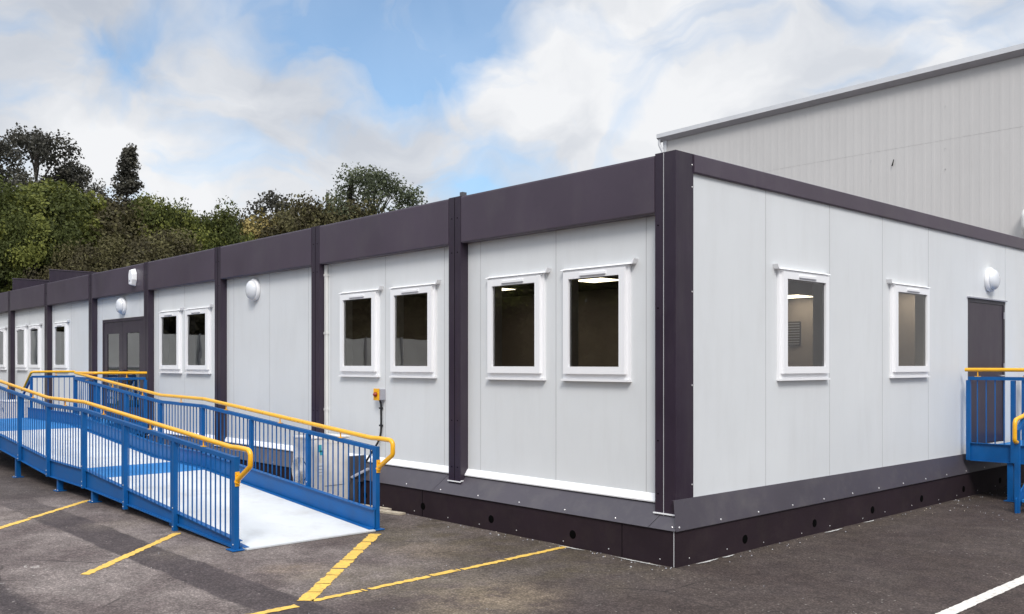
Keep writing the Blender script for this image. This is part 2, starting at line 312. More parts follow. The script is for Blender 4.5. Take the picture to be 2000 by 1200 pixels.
# ------------------------------------------------------------------ ground
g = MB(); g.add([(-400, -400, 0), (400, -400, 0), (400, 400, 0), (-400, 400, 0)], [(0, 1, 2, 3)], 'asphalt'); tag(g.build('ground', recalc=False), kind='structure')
g = MB(); g.add([(-300, -120, .02), (-34, -120, .02), (-34, 60, .02), (-300, 60, .02)], [(0, 1, 2, 3)], 'grass')
g.add([(-34, 44, .02), (120, 44, .02), (120, 200, .02), (-34, 200, .02)], [(0, 1, 2, 3)], 'grass'); tag(g.build('grass_verge', recalc=False), kind='structure')
def line(A, B, wd, k, name, gaps=(), seed=0, z=.004, jg=1.0):
    rnd = random.Random(seed); A = Vector((*A, 0)); B = Vector((*B, 0)); d = B-A; Ln = d.length; d.normalize(); n = Vector((-d.y, d.x, 0)); m = MB()
    cuts = [0]+sorted(x for gp in gaps for x in (gp-.012*rnd.uniform(.6, 1.6), gp+.012*rnd.uniform(.6, 1.6)))+[Ln]
    for a, b in zip(cuts[::2], cuts[1::2]):
        st = max(2, int((b-a)/.035)); lf = []; rt = []; off = rnd.uniform(-.008, .008)
        for i in range(st+1):
            t = a+(b-a)*i/st; lf.append(A+d*(t+rnd.uniform(-.008, .008))+n*(wd/2+off+jg*rnd.uniform(-.013, .010))); rt.append(A+d*(t+rnd.uniform(-.008, .008))-n*(wd/2-off+jg*rnd.uniform(-.013, .010)))
        vs = [(p.x, p.y, z) for p in lf]+[(p.x, p.y, z) for p in rt]
        m.add(vs, [(i, i+1, st+2+i, st+1+i)[::-1] for i in range(st)], k)
    return tag(m.build(name, recalc=False), kind='structure')
line((-3.25, -3.91), (-4.60, -2.54), .085, 'yline', 'yellow_line', seed=1)
line((-6.0, -4.05), (-7.68, -2.44), .085, 'yline', 'yellow_line', (.9,), seed=2)
line((-1.10, -5.6), (-1.13, -3.09), .085, 'yline', 'yellow_line', seed=3)
line((-1.21, -2.98), (-3.14, -1.03), .12, 'yline', 'yellow_line', (.28, .55, .85, 1.1, 1.45, 1.9, 2.3), seed=4)
line((-1.17, -2.93), (-1.29, -.03), .07, 'yline', 'yellow_line', (.45, .5, 1.15, 1.45, 1.5, 2.05), seed=5)
line((2.21, -9), (2.27, 22), .10, 'wline', 'white_line', seed=6, jg=.35)

rr = random.Random(21); m = MB()
def stone(x, y, sz):
    k = rr.choice(['joint', 'vent', 'plank', 'vent']); p = [(x+sz*rr.uniform(.5, 1)*math.cos(a), y+sz*rr.uniform(.5, 1)*math.sin(a)) for a in (0, 1.2, 2.5, 3.7, 5)]
    m.add([(*q, .001) for q in p]+[(x, y, sz*rr.uniform(.5, 1))], [(0, 1, 5), (1, 2, 5), (2, 3, 5), (3, 4, 5), (4, 0, 5)], k)
for i in range(100): stone(-rr.random()**1.4*11, -abs(rr.gauss(0, .09))-.012, rr.uniform(.004, .013))
for i in range(60): stone(abs(rr.gauss(0, .09))+.012, rr.random()*8.5, rr.uniform(.004, .013))
for i in range(110): stone(rr.uniform(-6, 3.5), -rr.random()**1.5*3.6, rr.uniform(.003, .007))
for i in range(60): stone(rr.uniform(.1, 1.4), rr.uniform(4.5, 8.5), rr.uniform(.004, .011))
tag(m.build('gravel_chips', recalc=False), kind='stuff')
m = MB()
for (x, y, dx, dy) in ((-.12, -.03, -.55, 0), (.03, .25, 0, .35), (.03, .65, 0, .2), (.04, 2.5, 0, .4), (-1.05, -.03, -.35, 0), (.03, 3.4, 0, .25)):
    n = 10; vs = []
    for i in range(n+1):
        t_ = i/n; w_ = .022*math.sin(math.pi*t_)*rr.uniform(.6, 1.2)+.003; vs += [(x+dx*t_-(.0 if dy == 0 else 0), y+dy*t_-(.012 if dy == 0 else 0), .006), (x+dx*t_+(w_ if dx == 0 else 0), y+dy*t_-(w_ if dy == 0 else 0)-.012*(dy == 0), .006)]
    m.add(vs, [(2*i, 2*i+1, 2*i+3, 2*i+2) for i in range(n)], 'cream')
tag(m.build('mortar_smear', recalc=False), kind='stuff')

# ------------------------------------------------------------------ modular building
FR, WY, RX = .08, .19, -.08
RE = [-.06, -3.07, -6.12, -9.18, -12.21, -15.27, -18.36, -21.5, -24.6, -27.7]   # right edge of every post pair
PW = .215; TOP = 3.69; BD = 9.9; WB = .555
B = thing('modular_building', 'long single-storey pale grey modular building with dark plum trim, posts and flashing', 'building')
left = lambda u, d, z: (u, WY-d, z)
right = lambda u, d, z: (RX+d, u, z)
def wall(mp, u0, u1, z0, z1, holes, thick, joints, parent=B, name='wall_panel'):
    m = MB(mp); us = sorted({u0, u1, *[h[0] for h in holes], *[h[1] for h in holes]}); zs_ = sorted({z0, z1, *[h[2] for h in holes], *[h[3] for h in holes]})
    nu, nz = len(us)-1, len(zs_)-1
    solid = [[not any(h[0]-1e-6 <= us[i] and us[i+1] <= h[1]+1e-6 and h[2]-1e-6 <= zs_[j] and zs_[j+1] <= h[3]+1e-6 for h in holes) for j in range(nz)] for i in range(nu)]
    S = lambda i, j: 0 <= i < nu and 0 <= j < nz and solid[i][j]
    for i in range(nu):
        for j in range(nz):
            if not solid[i][j]: continue
            a, b, c, e = us[i], us[i+1], zs_[j], zs_[j+1]
            m.add([(a,0,c),(b,0,c),(b,0,e),(a,0,e)], [(0,1,2,3)], 'panel'); m.add([(a,-thick,c),(b,-thick,c),(b,-thick,e),(a,-thick,e)], [(3,2,1,0)], 'inner')
            if not S(i-1, j): m.add([(a,0,c),(a,0,e),(a,-thick,e),(a,-thick,c)], [(0,1,2,3)], 'white')
            if not S(i+1, j): m.add([(b,0,c),(b,-thick,c),(b,-thick,e),(b,0,e)], [(0,1,2,3)], 'white')
            if not S(i, j-1): m.add([(a,0,c),(a,-thick,c),(b,-thick,c),(b,0,c)], [(0,1,2,3)], 'white')
            if not S(i, j+1): m.add([(a,0,e),(b,0,e),(b,-thick,e),(a,-thick,e)], [(0,1,2,3)], 'white')
    for u in joints:      # shallow cover strips over the panel joints, stopped at openings
        segs = [(z0, z1)]
        for h in holes:
            if h[0] < u < h[1]: segs = [(z0, h[2]-.05), (h[3]+.05, z1)]
        for a, b in segs: m.box((u-.0035, .0005, a), (u+.0035, .0022, b), 'joint')
    return m.build(name, parent, recalc=False)
def window(mp, u0, u1, z0, z1, hookside):
    """white frame: flange on the wall, deep sash in front of it, glass, trickle vent, drip cap, bottom bead"""
    m = MB(mp)
    def ring(a, b, c, e, w_, d0, d1, k='white'):
        O = [(a, c), (b, c), (b, e), (a, e)]; I = [(a+w_, c+w_), (b-w_, c+w_), (b-w_, e-w_), (a+w_, e-w_)]
        vs = [(p[0], d, p[1]) for d in (d0, d1) for q in (O, I) for p in q]; fs = []
        for n in range(4):
            h = (n+1) % 4; fs += [(n, h, 4+h, 4+n), (8+n, 12+n, 12+h, 8+h), (n, 8+n, 8+h, h), (4+n, 4+h, 12+h, 12+n)]
        m.add(vs, fs, k)
    ring(u0, u1, z0, z1, .10, 0.001, .024)
    m.box((u0-.006, .001, z0-.022), (u1+.006, .050, z0-.001), 'white')
    fr = m.build('window', B)
    m = MB(mp); i = .042
    ring(u0+.036, u1-.036, z0+.05, z1-.02, .072, .0245, .060); sh = m.build('sash', fr)
    m = MB(mp); m.add([(u0+.10, .036, z0+.11), (u1-.10, .036, z0+.11), (u1-.10, .036, z1-.08), (u0+.10, .036, z1-.08)], [(0, 1, 2, 3)], 'glass'); m.build('pane', fr, recalc=False)
    m = MB(mp); c = (u0+u1)/2; m.box((c-.17, .0605, z1-.068), (c+.17, .072, z1-.045), 'white'); m.box((c-.165, .063, z1-.076), (c+.165, .070, z1-.069), 'vent'); m.build('trickle_vent', fr)
    m = MB(mp); a_, b_ = (u0-.008, u1+.05) if hookside > 0 else (u0-.05, u1+.008)
    m.prism([(.001, z1+.022), (.050, z1+.008), (.056, z1+.001), (.050, z1+.001), (.001, z1+.012)], 0, a_, b_, 'white')
    e = b_ if hookside > 0 else a_
    m.prism([(e, z1-.004), (e+.016*hookside, z1+.006), (e+.034*hookside, z1+.048), (e+.024*hookside, z1+.050), (e, z1+.024)], 1, .002, .062, 'white'); m.build('drip_cap', fr)
    return fr
Z0, Z1 = 1.645, 2.735
BAYW = {0: [(-1.545, -.665), (-2.705, -1.815)], 1: [(-4.55, -3.645), (-5.72, -4.825)], 3: [(-10.72, -9.76), (-11.86, -10.94)],
        5: [(-18.11, -17.15)], 6: [(-20.08, -19.2), (-21.26, -20.37)], 7: [(-23.2, -22.3), (-24.3, -23.45)], 8: [(-26.0, -25.1), (-27.2, -26.3)]}
JT = {0: (-2.85, -1.665, -.485), 1: (-6.0, -4.70, -3.50), 2: (-8.93, -7.74, -6.60), 3: (-12.0, -10.83, -9.6), 4: (-12.9, -14.98), 5: (-18.2, -16.95, -15.8), 6: (-21.3, -20.2, -18.9), 7: (-24.35, -23.3), 8: (-27.3, -26.15)}
DOOR = (-14.93, -12.43, .64, 2.70)
for k in range(9):
    u1 = RE[k]-PW if k else RE[0]-.235; u0 = RE[k+1]
    H = [(a+.10, b-.10, Z0+.10, Z1-.07) for a, b in BAYW.get(k, [])]
    if k == 4: H = [DOOR]
    wall(left, u0, u1, .50, TOP-.1, H, .10, JT[k])
    for a, b in BAYW.get(k, []): window(left, a, b, Z0, Z1, 1)
    m = MB(left)                                    # white bottom trim
    m.prism([(.001, WB-.012), (.050, WB-.03), (.052, WB-.018), (.016, WB+.034), (.001, WB+.046)], 0, u0, u1 if k != 4 else DOOR[0], 'white')
    m.build('bottom_trim', B)
    # fascia: pressed sheet with a return underneath, slightly bowed top roll
    m = MB()
    y0 = FR-.004; a, b = RE[k+1]+.012, (RE[k]-PW-.002 if k else RE[0]-.24)
    m.prism([(y0, 3.175), (y0+.012, 3.160), (WY-.002, 3.160), (WY-.002, 3.20), (y0+.02, 3.20), (y0+.02, TOP-.03), (WY+.05, TOP-.03), (WY+.05, TOP), (y0+.02, TOP), (y0+.003, TOP-.006), (y0, TOP-.022)], 0, a, b, 'plum')
    m.build('fascia', B)
def post(x0, x1, y0, y1, z1=TOP+.004, dark=True):
    m = MB(); m.box((x0, y0, .40), (x1, y1, z1), 'post')
    c = (x0+x1)/2
    if dark:
        m.box((c-.004, y0-.0015, .44), (c+.004, y0-.0002, z1-.01), 'gap')
        for z in (.62, 1.15, 3.06, 3.45):
            for x in (c-.05, c+.05): m.disc((x, y0-.001, z), (0, -1, 0), .008, 'gap', .003)
    return m.build('post', B, bevel=.004)
for k in range(1, 10):
    post(RE[k]-PW, RE[k], FR, WY+.02)
    m = MB(); m.box((RE[k]-PW-.01, FR-.012, .452), (RE[k]+.008, FR-.001, .463), 'white'); m.box((RE[k]+.001, FR, .462), (RE[k]+.009, WY-.002, .475), 'white'); m.build('sealant', B)
# corner posts
for (y0, y1) in ((FR, FR+.26), (BD-.24, BD)):
    m = MB(); m.box((-.295, y0, .40), (-.062, y1, TOP+.012), 'post')
    if y0 == FR:
        m.box((-.20, y0-.003, .41), (-.193, y0-.0005, TOP+.005), 'joint')
        for z in (.62, 1.1, 2.3, 3.05): m.disc((-.26, y0-.001, z), (0, -1, 0), .008, 'gap', .003)
        for z in (.7, 1.6, 2.45, 3.4, 3.6): m.disc((-.0615, y1-.02, z), (1, 0, 0), .009, 'screw', .004)
    m.build('corner_post', B, bevel=.006)
m = MB(); m.box((-.31, FR-.012, .440), (-.055, FR-.001, .452), 'white'); m.build('sealant', B)
# end wall
EW = [(1.775, 2.765), (4.275, 5.30)]; RDOOR = (6.625, 7.98, .655, 2.70); RZ0, RZ1 = 1.645, 2.755
H = [(a+.10, b-.10, RZ0+.10, RZ1-.07) for a, b in EW]+[RDOOR]
wall(right, FR+.262, BD-.242, .50, 3.56, H, .10, (1.565, 2.84, 4.09, 5.36, 8.0, 9.2, .36), name='end_wall_panel')
for a, b in EW: window(right, a, b, RZ0, RZ1, -1)
m = MB(); m.prism([(-.20, 3.53), (-.056, 3.53), (-.050, 3.54), (-.050, TOP+.005), (-.058, TOP+.012), (-.20, TOP+.012)], 0, 0, 1, 'plum')
m.v = [(v[1], FR+.262+v[0]*(BD-.242-FR-.262), v[2]) for v in m.v]; m.build('end_fascia', B)
# back and far end, floor, roof, interior
m = MB(); m.box((RE[9]-.2, BD-.10, .5), (-.30, BD-.02, 3.55), 'panel'); m.build('rear_wall', B)
m = MB(); m.box((RE[9]-.30, WY, .5), (RE[9]-.21, BD-.12, 3.55), 'panel'); m.build('far_end_wall', B)
m = MB(); m.box((RE[9]-.2, WY+.06, TOP-.09), (-.20, BD-.05, TOP-.035), 'roof'); m.build('roof', B)
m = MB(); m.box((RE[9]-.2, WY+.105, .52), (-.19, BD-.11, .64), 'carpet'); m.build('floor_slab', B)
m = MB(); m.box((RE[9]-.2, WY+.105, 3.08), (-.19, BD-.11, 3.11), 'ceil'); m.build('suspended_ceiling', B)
for x in (-9.3, -15.35, -21.6):
    m = MB(); m.box((x-.05, WY+.107, .645), (x+.05, BD-.112, 3.075), 'inner'); m.build('partition', B)
m = MB(); m.box((-9.24, 5.4, .645), (-5.2, 5.5, 3.075), 'inner'); m.build('partition', B)
m = MB(); m.box((-15.2, 2.6, .645), (-9.4, 2.7, 3.075), 'inner'); m.build('partition', B)
for x, y in ((-4.5, 3.9), (-6.9, 3.9), (-2.2, 3.9), (-3.7, 6.7), (-1.6, 6.7), (-4.3, 9.3), (-2.2, 9.3)):
    m = MB(); m.box((x-.3, y-.3, 3.066), (x+.3, y+.3, 3.079), 'panel_light'); m.box((x-.32, y-.32, 3.072), (x-.3, y+.32, 3.079), 'white'); m.box((x+.3, y-.32, 3.072), (x+.32, y+.32, 3.079), 'white'); m.build('ceiling_light', B)
m = MB(); m.box((-5.3, 5.5, .645), (-5.2, BD-.112, 3.075), 'inner'); m.build('partition', B)
m = MB(); m.box((RE[9]-.2, BD-.108, .645), (-.19, BD-.101, 3.075), 'inner'); m.build('inner_lining', B)
m = MB(); m.box((-4.72, BD-.15, 2.15), (-4.42, BD-.112, 2.62), 'charcoal')
for i in range(9): m.box((-4.71, BD-.16, 2.17+.05*i), (-4.43, BD-.151, 2.19+.05*i), 'vent')
m.build('air_grille', B)
# roof upstands seen over the far fascia, little bracket on a post head
for x in (-18.25, -21.35):
    m = MB(); m.box((x-.03, .10, TOP-.034), (x+.03, 9.2, TOP+.30), 'post'); m.box((x-.045, .09, TOP+.30), (x+.045, 9.22, TOP+.32), 'plum'); m.build('roof_upstand', B)
m = MB(); m.box((-3.11, FR+.02, TOP+.004), (-3.06, FR+.08, TOP+.05), 'roof'); m.build('roof_bracket', B)
# skirt: dark boards down to the ground, with holes and screws
m = MB(); XL = RE[9]-.2
m.box((XL, .002, 0.0), (-.022, .02, .322), 'skirt'); m.box((-.020, .002, 0.0), (-.002, BD, .345), 'skirt'); m.box((-.026, -.001, .003), (-.018, .0018, .33), 'joint')
for x in (-.62, -3.68, -6.7, -9.8, -12.9, -16, -19, -22, -25): m.box((x-.003, .0005, .003), (x+.003, .0018, .33), 'gap')
for x in [-1.25-1.55*i*.78 for i in range(20)]: m.lathe((x, .0015, .125), (0, -1, 0), [(.042, 0), (.042, .002), (.036, .0025)], 'gap', 16)
for y in [1.08+1.3*i for i in range(7)]: m.lathe((-.0015, y, .115), (1, 0, 0), [(.042, 0), (.042, .002), (.036, .0025)], 'gap', 16)
rr = random.Random(3)
for i in range(40): m.disc((-.15-.62*i+rr.uniform(-.05, .05), .0015, .04+rr.uniform(0, .02)), (0, -1, 0), .007, 'screw')
for i in range(14): m.disc((-.0015, .12+.66*i+rr.uniform(-.1, .1), .04+rr.uniform(0, .02)), (1, 0, 0), .007, 'screw')
m.build('skirt', B)
m = MB()
cuts = [-.16]+[RE[k]-PW*1.3 for k in range(1, 10)]
for a, b in zip(cuts[1:], cuts[:-1]):
    o = .14
    m.add([(a+.003, WY-.001, WB), (b-.003, WY-.001, WB), (b-o-.003, -.014, .322), (a-o+.003, -.014, .322), (a-o+.003, -.010, .318), (b-o-.003, -.010, .318)], [(0, 1, 2, 3), (3, 2, 5, 4)], 'flash')
m.add([(-.157, WY-.001, WB), (-.04, WY-.001, WB), (.002, -.014, .322), (-.297, -.014, .322), (-.297, -.010, .318), (.002, -.010, .318)], [(0, 1, 2, 3), (3, 2, 5, 4)], 'flash')
nx = Vector((0, -.235, .204)).normalized(); nx = Vector((0, -nx.z if False else -.75, .66)).normalized()
for i in range(42): m.disc((-.05-.66*i, .012, .352), nx, .008, 'screw', .005)
f1 = m.build('flashing', B, recalc=False)
m = MB()
m.add([(-.050, .03, .585), (-.050, BD, .560), (.014, BD, .322), (.014, -.016, .322), (.010, -.012, .316), (.010, BD, .316)], [(0, 3, 2, 1), (3, 4, 5, 2)], 'flash')
m.add([(-.050, .03, .585), (-.079, .03, .58), (-.079, BD, .555), (-.050, BD, .560)], [(0, 1, 2, 3)], 'flash')
for i in range(16): m.disc((.008, .04+.63*i, .352), Vector((.96, 0, .27)).normalized(), .010, 'screw', .005)
m.build('flashing', B, recalc=False)
# glazed double door in the long side
x0, x1, z0, z1 = DOOR
m = MB(left); m.box((x0, -.03, z0), (x0+.06, .012, z1), 'post'); m.box((x1-.30, -.03, z0), (x1, .012, z1), 'post'); m.box((x0+.06, -.03, z1-.06), (x1-.30, .012, z1), 'post')
for z in (2.15, 2.45): m.box((x1-.20, .0125, z), (x1-.18, .016, z+.2), 'vent')
DD = m.build('double_door', B)
xm = (x0+.06+x1-.30)/2
for (a, b, hs) in ((x0+.065, xm-.006, 1), (xm+.006, x1-.305, -1)):
    m = MB(left); s_ = .20; m.box((a, -.02, z0+.01), (a+s_, .002, z1-.065), 'post'); m.box((b-s_, -.02, z0+.01), (b, .002, z1-.065), 'post')
    m.box((a+s_, -.02, z1-.30), (b-s_, .002, z1-.065), 'post'); m.box((a+s_, -.02, z0+.01), (b-s_, .002, z0+.30), 'post'); m.build('door_leaf', DD)
    m = MB(left); m.add([(a+s_, -.008, z0+.30), (b-s_, -.008, z0+.30), (b-s_, -.008, z1-.30), (a+s_, -.008, z1-.30)], [(0, 1, 2, 3)], 'glass'); m.build('pane', DD, recalc=False)
    hx = b-.06 if hs > 0 else a+.06
    m = MB(); m.tube([(hx, WY-.004, 1.35), (hx, WY-.06, 1.37), (hx, WY-.06, 1.65), (hx, WY-.004, 1.67)], .011, 'charcoal', 8, .03); m.build('handle', DD)
m = MB(left)  # two rows of pale dashes low on the left leaf
for i in range(4):
    for z in (.98, 1.12): m.box((x0+.28+.13*i, .0025, z), (x0+.34+.13*i, .008, z+.09), 'vent')
m.build('door_dashes', DD)
m = MB(left); m.box((x0-.02, .001, z0-.09), (x1-.02, .09, z0-.002), 'vent'); m.build('threshold', DD)
# plain steel door in the end wall
a, b, z0, z1 = RDOOR
m = MB(right); m.box((a, -.05, z0), (a+.05, .004, z1), 'charcoal'); m.box((b-.05, -.05, z0), (b, .004, z1), 'charcoal'); m.box((a+.05, -.05, z1-.05), (b-.05, .004, z1), 'charcoal')
ED = m.build('end_door', B)
m = MB(right); m.box((a+.053, -.04, z0+.01), (b-.053, -.006, z1-.053), 'post'); m.build('door_leaf', ED)
m = MB(right); m.box((a-.03, .001, z1+.002), (b+.03, .03, z1+.02), 'vent'); m.build('drip_strip', ED)
m = MB(); m.tube([(RX-.004, b-.14, 1.62), (RX+.05, b-.14, 1.62), (RX+.05, b-.27, 1.62)], .010, 'screw', 8, .015); m.build('handle', ED)
for z in (1.0, 1.7, 2.45):
    m = MB(right); m.box((b-.055, .0045, z), (b-.02, .012, z+.10), 'vent'); m.build('hinge', ED)

# ------------------------------------------------------------------ fittings on the building
def bulkhead(c, ax, label):
    t = thing('bulkhead_lamp', label, 'wall lamp', c, 'round bulkhead lamps on the building')
    MB().lathe(c, ax, [(.165, .0), (.172, .02), (.172, .045), (.150, .06)], 'white', 36).build('base', t)
    MB().lathe(c, ax, [(.150, .060), (.148, .075), (.130, .105), (.095, .125), (.05, .135), (.01, .137)], 'lamp', 36).build('diffuser', t)
bulkhead((-8.19, WY-.001, 2.935), (0, -1, 0), 'round white bulkhead lamp on the windowless grey bay')
bulkhead((-13.76, WY-.001, 2.945), (0, -1, 0), 'round white bulkhead lamp above the glazed double door')
bulkhead((RX+.001, 7.36, 2.99), (1, 0, 0), 'round white bulkhead lamp above the plain dark end door')
t = thing('alarm_box', 'white angular alarm sounder box on the plum fascia above the double door', 'alarm', (-12.86, FR, 3.28))
m = MB(); P6 = [(-.10, -.15), (.06, -.17), (.12, -.05), (.12, .07), (.05, .17), (-.08, .16), (-.12, .05)]
vs = [(-12.86+x, FR-.005, 3.44+z) for x, z in P6]+[(-12.86+x*.8, FR-.095, 3.44+z*.85) for x, z in P6]; n = 7
m.add(vs, [tuple(range(n)), tuple(range(2*n-1, n-1, -1))]+[(i, (i+1) % n, n+(i+1) % n, n+i) for i in range(n)], 'white'); m.build('cover', t, bevel=.012)
m = MB(); m.box((-12.91, FR-.099, 3.36), (-12.85, FR-.0955, 3.39), 'vent'); m.build('strobe', t)
t = thing('isolator_switch', 'small grey box with yellow front and red rotary switch under the windows', 'switch', (-4.77, WY, 1.33))
MB().box((-4.84, WY-.075, 1.335), (-4.70, WY-.001, 1.475), 'vent').build('box_body', t, bevel=.004)
MB().box((-4.845, WY-.088, 1.33), (-4.725, WY-.0755, 1.48), 'yellow').build('front_plate', t, bevel=.003)
MB().lathe((-4.785, WY-.0885, 1.405), (0, -1, 0), [(.030, 0), (.030, .018), (.012, .022), (.012, .04), (.004, .041)], 'red', 20).build('rotary_knob', t)
m = MB(); m.tube([(-4.77, WY-.04, 1.335), (-4.77, WY-.02, 1.28), (-4.77, WY-.02, .92), (-4.80, WY-.04, .80), (-4.93, .06, .56), (-5.0, -.03, .38), (-5.0, -.06, .12)], .013, 'black', 8, .06)
for z in (1.22, 1.0): m.box((-4.79, WY-.04, z), (-4.75, WY-.001, z+.02), 'black')
tag(m.build('power_cable'), 'black cable running down the wall from the isolator switch to the heat pump', 'cable')
t = thing('downpipe', 'cream square downpipe beside the dark post, from fascia to ramp height', 'pipe', (-6.08, WY, .56))
MB().box((-6.115, WY-.040, .60), (-6.06, WY-.004, 3.155), 'cream').build('pipe', t, bevel=.006)
for z in (1.15, 2.2, 3.0): MB().box((-6.122, WY-.044, z), (-6.053, WY-.003, z+.03), 'cream').build('clip', t)
def hvac(name, x0, x1, y0, y1, z0, z1, label):
    t = thing(name, label, 'heat pump', ((x0+x1)/2, (y0+y1)/2, 0), 'outdoor heat pump units by the skirt')
    MB().box((x0, y0, z0), (x1, y1, z1), 'acgrey').build('casing', t, bevel=.012)
    MB().box((x0-.006, y0-.008, z1+.001), (x1+.008, y1+.004, z1+.025), 'acgrey').build('top_cover', t, bevel=.005)
    m = MB(); c = (x0+.42*(x1-x0), y0-.001, (z0+z1)/2); r0 = min((x1-x0)*.38, (z1-z0)*.45)
    m.lathe((c[0], y0-.0008, c[2]), (0, -1, 0), [(r0*.98, 0), (r0*.97, .002)], 'black', 40)
    for j in range(11):
        r = r0*(j+1)/11; pts = [(c[0]+r*math.cos(a*math.pi/16), y0-.018, c[2]+r*math.sin(a*math.pi/16)) for a in range(33)]; m.tube(pts, .004, 'acgrey', 5)
    for a in range(16): m.bar((c[0]+.03*math.cos(a*math.pi/8), y0-.012, c[2]+.03*math.sin(a*math.pi/8)), (c[0]+r0*math.cos(a*math.pi/8), y0-.012, c[2]+r0*math.sin(a*math.pi/8)), .006, .006, 'acgrey')
    m.build('fan_grille', t)
    for x in (x0+.05, x1-.12):
        MB().box((x, y0+.02, 0), (x+.06, y1-.02, z0-.001), 'charcoal').build('foot', t)
    return t
A = hvac('heat_pump', -5.46, -5.02, -.70, -.14, .07, .86, 'beige boxy heat pump with turquoise sticker behind the ramp railing')
m = MB(); m.box((-5.0195, -.60, .70), (-5.017, -.545, .79), 'teal'); m.box((-5.0195, -.57, .66), (-5.017, -.53, .72), 'teal'); m.build('sticker', A)
m = MB(); m.box((-5.0195, -.59, .42), (-5.018, -.53, .56), 'white')
for z in (.44, .48, .52): m.box((-5.0178, -.585, z), (-5.0172, -.535, z+.012), 'joint')
m.build('rating_label', A)
m = MB(); m.box((-5.0185, -.50, .27), (-5.016, -.22, .276), 'charcoal'); m.box((-5.0185, -.52, .85), (-5.016, -.20, .80), 'acgrey'); m.build('service_panel_edge', A)
hvac('heat_pump', -20.1, -18.9, -.62, -.14, .07, .88, 'pale heat pump beyond the ramp, far left by the skirt')
t = thing('pipe_cover', 'dark pipe trunking between the heat pump and the building skirt', 'pipe cover', (-4.9, -.1, 0))
MB().box((-4.96, -.20, .30), (-4.90, .03, .63), 'charcoal').build('back_plate', t); MB().box((-4.94, -.19, .0), (-4.86, -.12, .34), 'charcoal').build('trunking', t)
m = MB(); m.bar((-4.88, -.20, .37), (-4.88, .05, .46), .05, .02, 'vent'); m.build('cap', t)
for A_, B_, wd, lb in (((-4.85, -.28), (-3.93, -.10), .10, 'longest pale timber board lying nearest the dark skirt'), ((-4.62, -.60), (-3.98, -.50), .09, 'pale timber board nearest the ramp, half hidden behind its end post'), ((-4.95, -.10), (-4.30, -.02), .07, 'short pale timber board lying behind the longer board at the skirt')):
    m = MB(); m.bar((*A_, .014), (*B_, .014), wd, .022, 'plank'); tag(m.build('timber_board'), lb, 'board', 'loose timber boards on the ground')

# ------------------------------------------------------------------ access ramp
PR = [(-16.1, .66), (-13.25, .66), (-9.2, .345), (-7.65, .33), (-3.3, .018)]
def surf(x):
    for (a, za), (b, zb) in zip(PR, PR[1:]):
        if a <= x <= b: return za+(zb-za)*(x-a)/(b-a)
    return PR[0][1] if x < PR[0][0] else PR[-1][1]
RP = thing('access_ramp', 'long blue steel access ramp with yellow handrails climbing to the glazed double door', 'ramp', (-9, -1.7, 0))
YF, YB = -2.5, -.88
deck = [(-3.25, -7.4, 'deckwhite'), (-7.4, -8.5, 'deckblue'), (-8.5, -12.76, 'deckwhite'), (-12.76, -16.1, 'deckblue')]
for a, b, k in deck:
    xs = [a]+[p[0] for p in PR[::-1] if b < p[0] < a]+[b]
    m = MB()
    for p, q in zip(xs, xs[1:]):
        zp, zq = surf(p), surf(q); m.prism([(p-.002, zp), (q+.002, zq), (q+.002, max(.004, zq-.04)), (p-.002, max(.004, zp-.04))], 1, YF+.075, YB-.065, k)
    m.build('deck', RP)
m = MB(); m.prism([(-12.24, .66), (-16.1, .66), (-16.1, .62), (-12.24, .62)], 1, YB-.062, .10, 'deckblue'); m.build('deck', RP)
def chan(x0, x1, y, up, dn, side):
    xs = [x0]+[p[0] for p in PR[::-1] if x1 < p[0] < x0]+[x1]; m = MB()
    for p, q in zip(xs, xs[1:]):
        for (yy, w_) in ((y, .012),):
            m.prism([(p, surf(p)+up), (q, surf(q)+up), (q, max(.01, surf(q)-dn)), (p, max(.01, surf(p)-dn))], 1, yy-w_/2, yy+w_/2, 'blue')
        m.prism([(p, surf(p)+up+.008), (q, surf(q)+up+.008), (q, surf(q)+up), (p, surf(p)+up)], 1, y-.03, y+.03, 'blue')
        m.prism([(p, max(.02, surf(p)-dn)+.008), (q, max(.02, surf(q)-dn)+.008), (q, max(.01, surf(q)-dn)), (p, max(.01, surf(p)-dn))], 1, y-.035, y+.03, 'blue')
    return m.build('side_channel', RP)
chan(-3.32, -16.1, YF+.035, .065, .165, -1)
chan(-3.30, -16.1, YB-.045, .205, .165, 1)
m = MB()
for y, s_ in ((YF+.075, 1), (YB-.065, -1)):          # blue painted margin of the deck
    for p, q in zip(PR[::-1], PR[::-1][1:]):
        m.prism([(p[0], p[1]+.006), (q[0], q[1]+.006), (q[0], q[1]+.002), (p[0], p[1]+.002)], 1, y, y+s_*.05, 'blue')
m.build('deck_edging', RP)
RAIL, HAND = .858, .962
PX = [-3.335, -4.76, -6.21, -7.69, -9.21, -10.65, -12.02, -13.25, -14.7, -16.05]
nbal = 0; rest = MB()
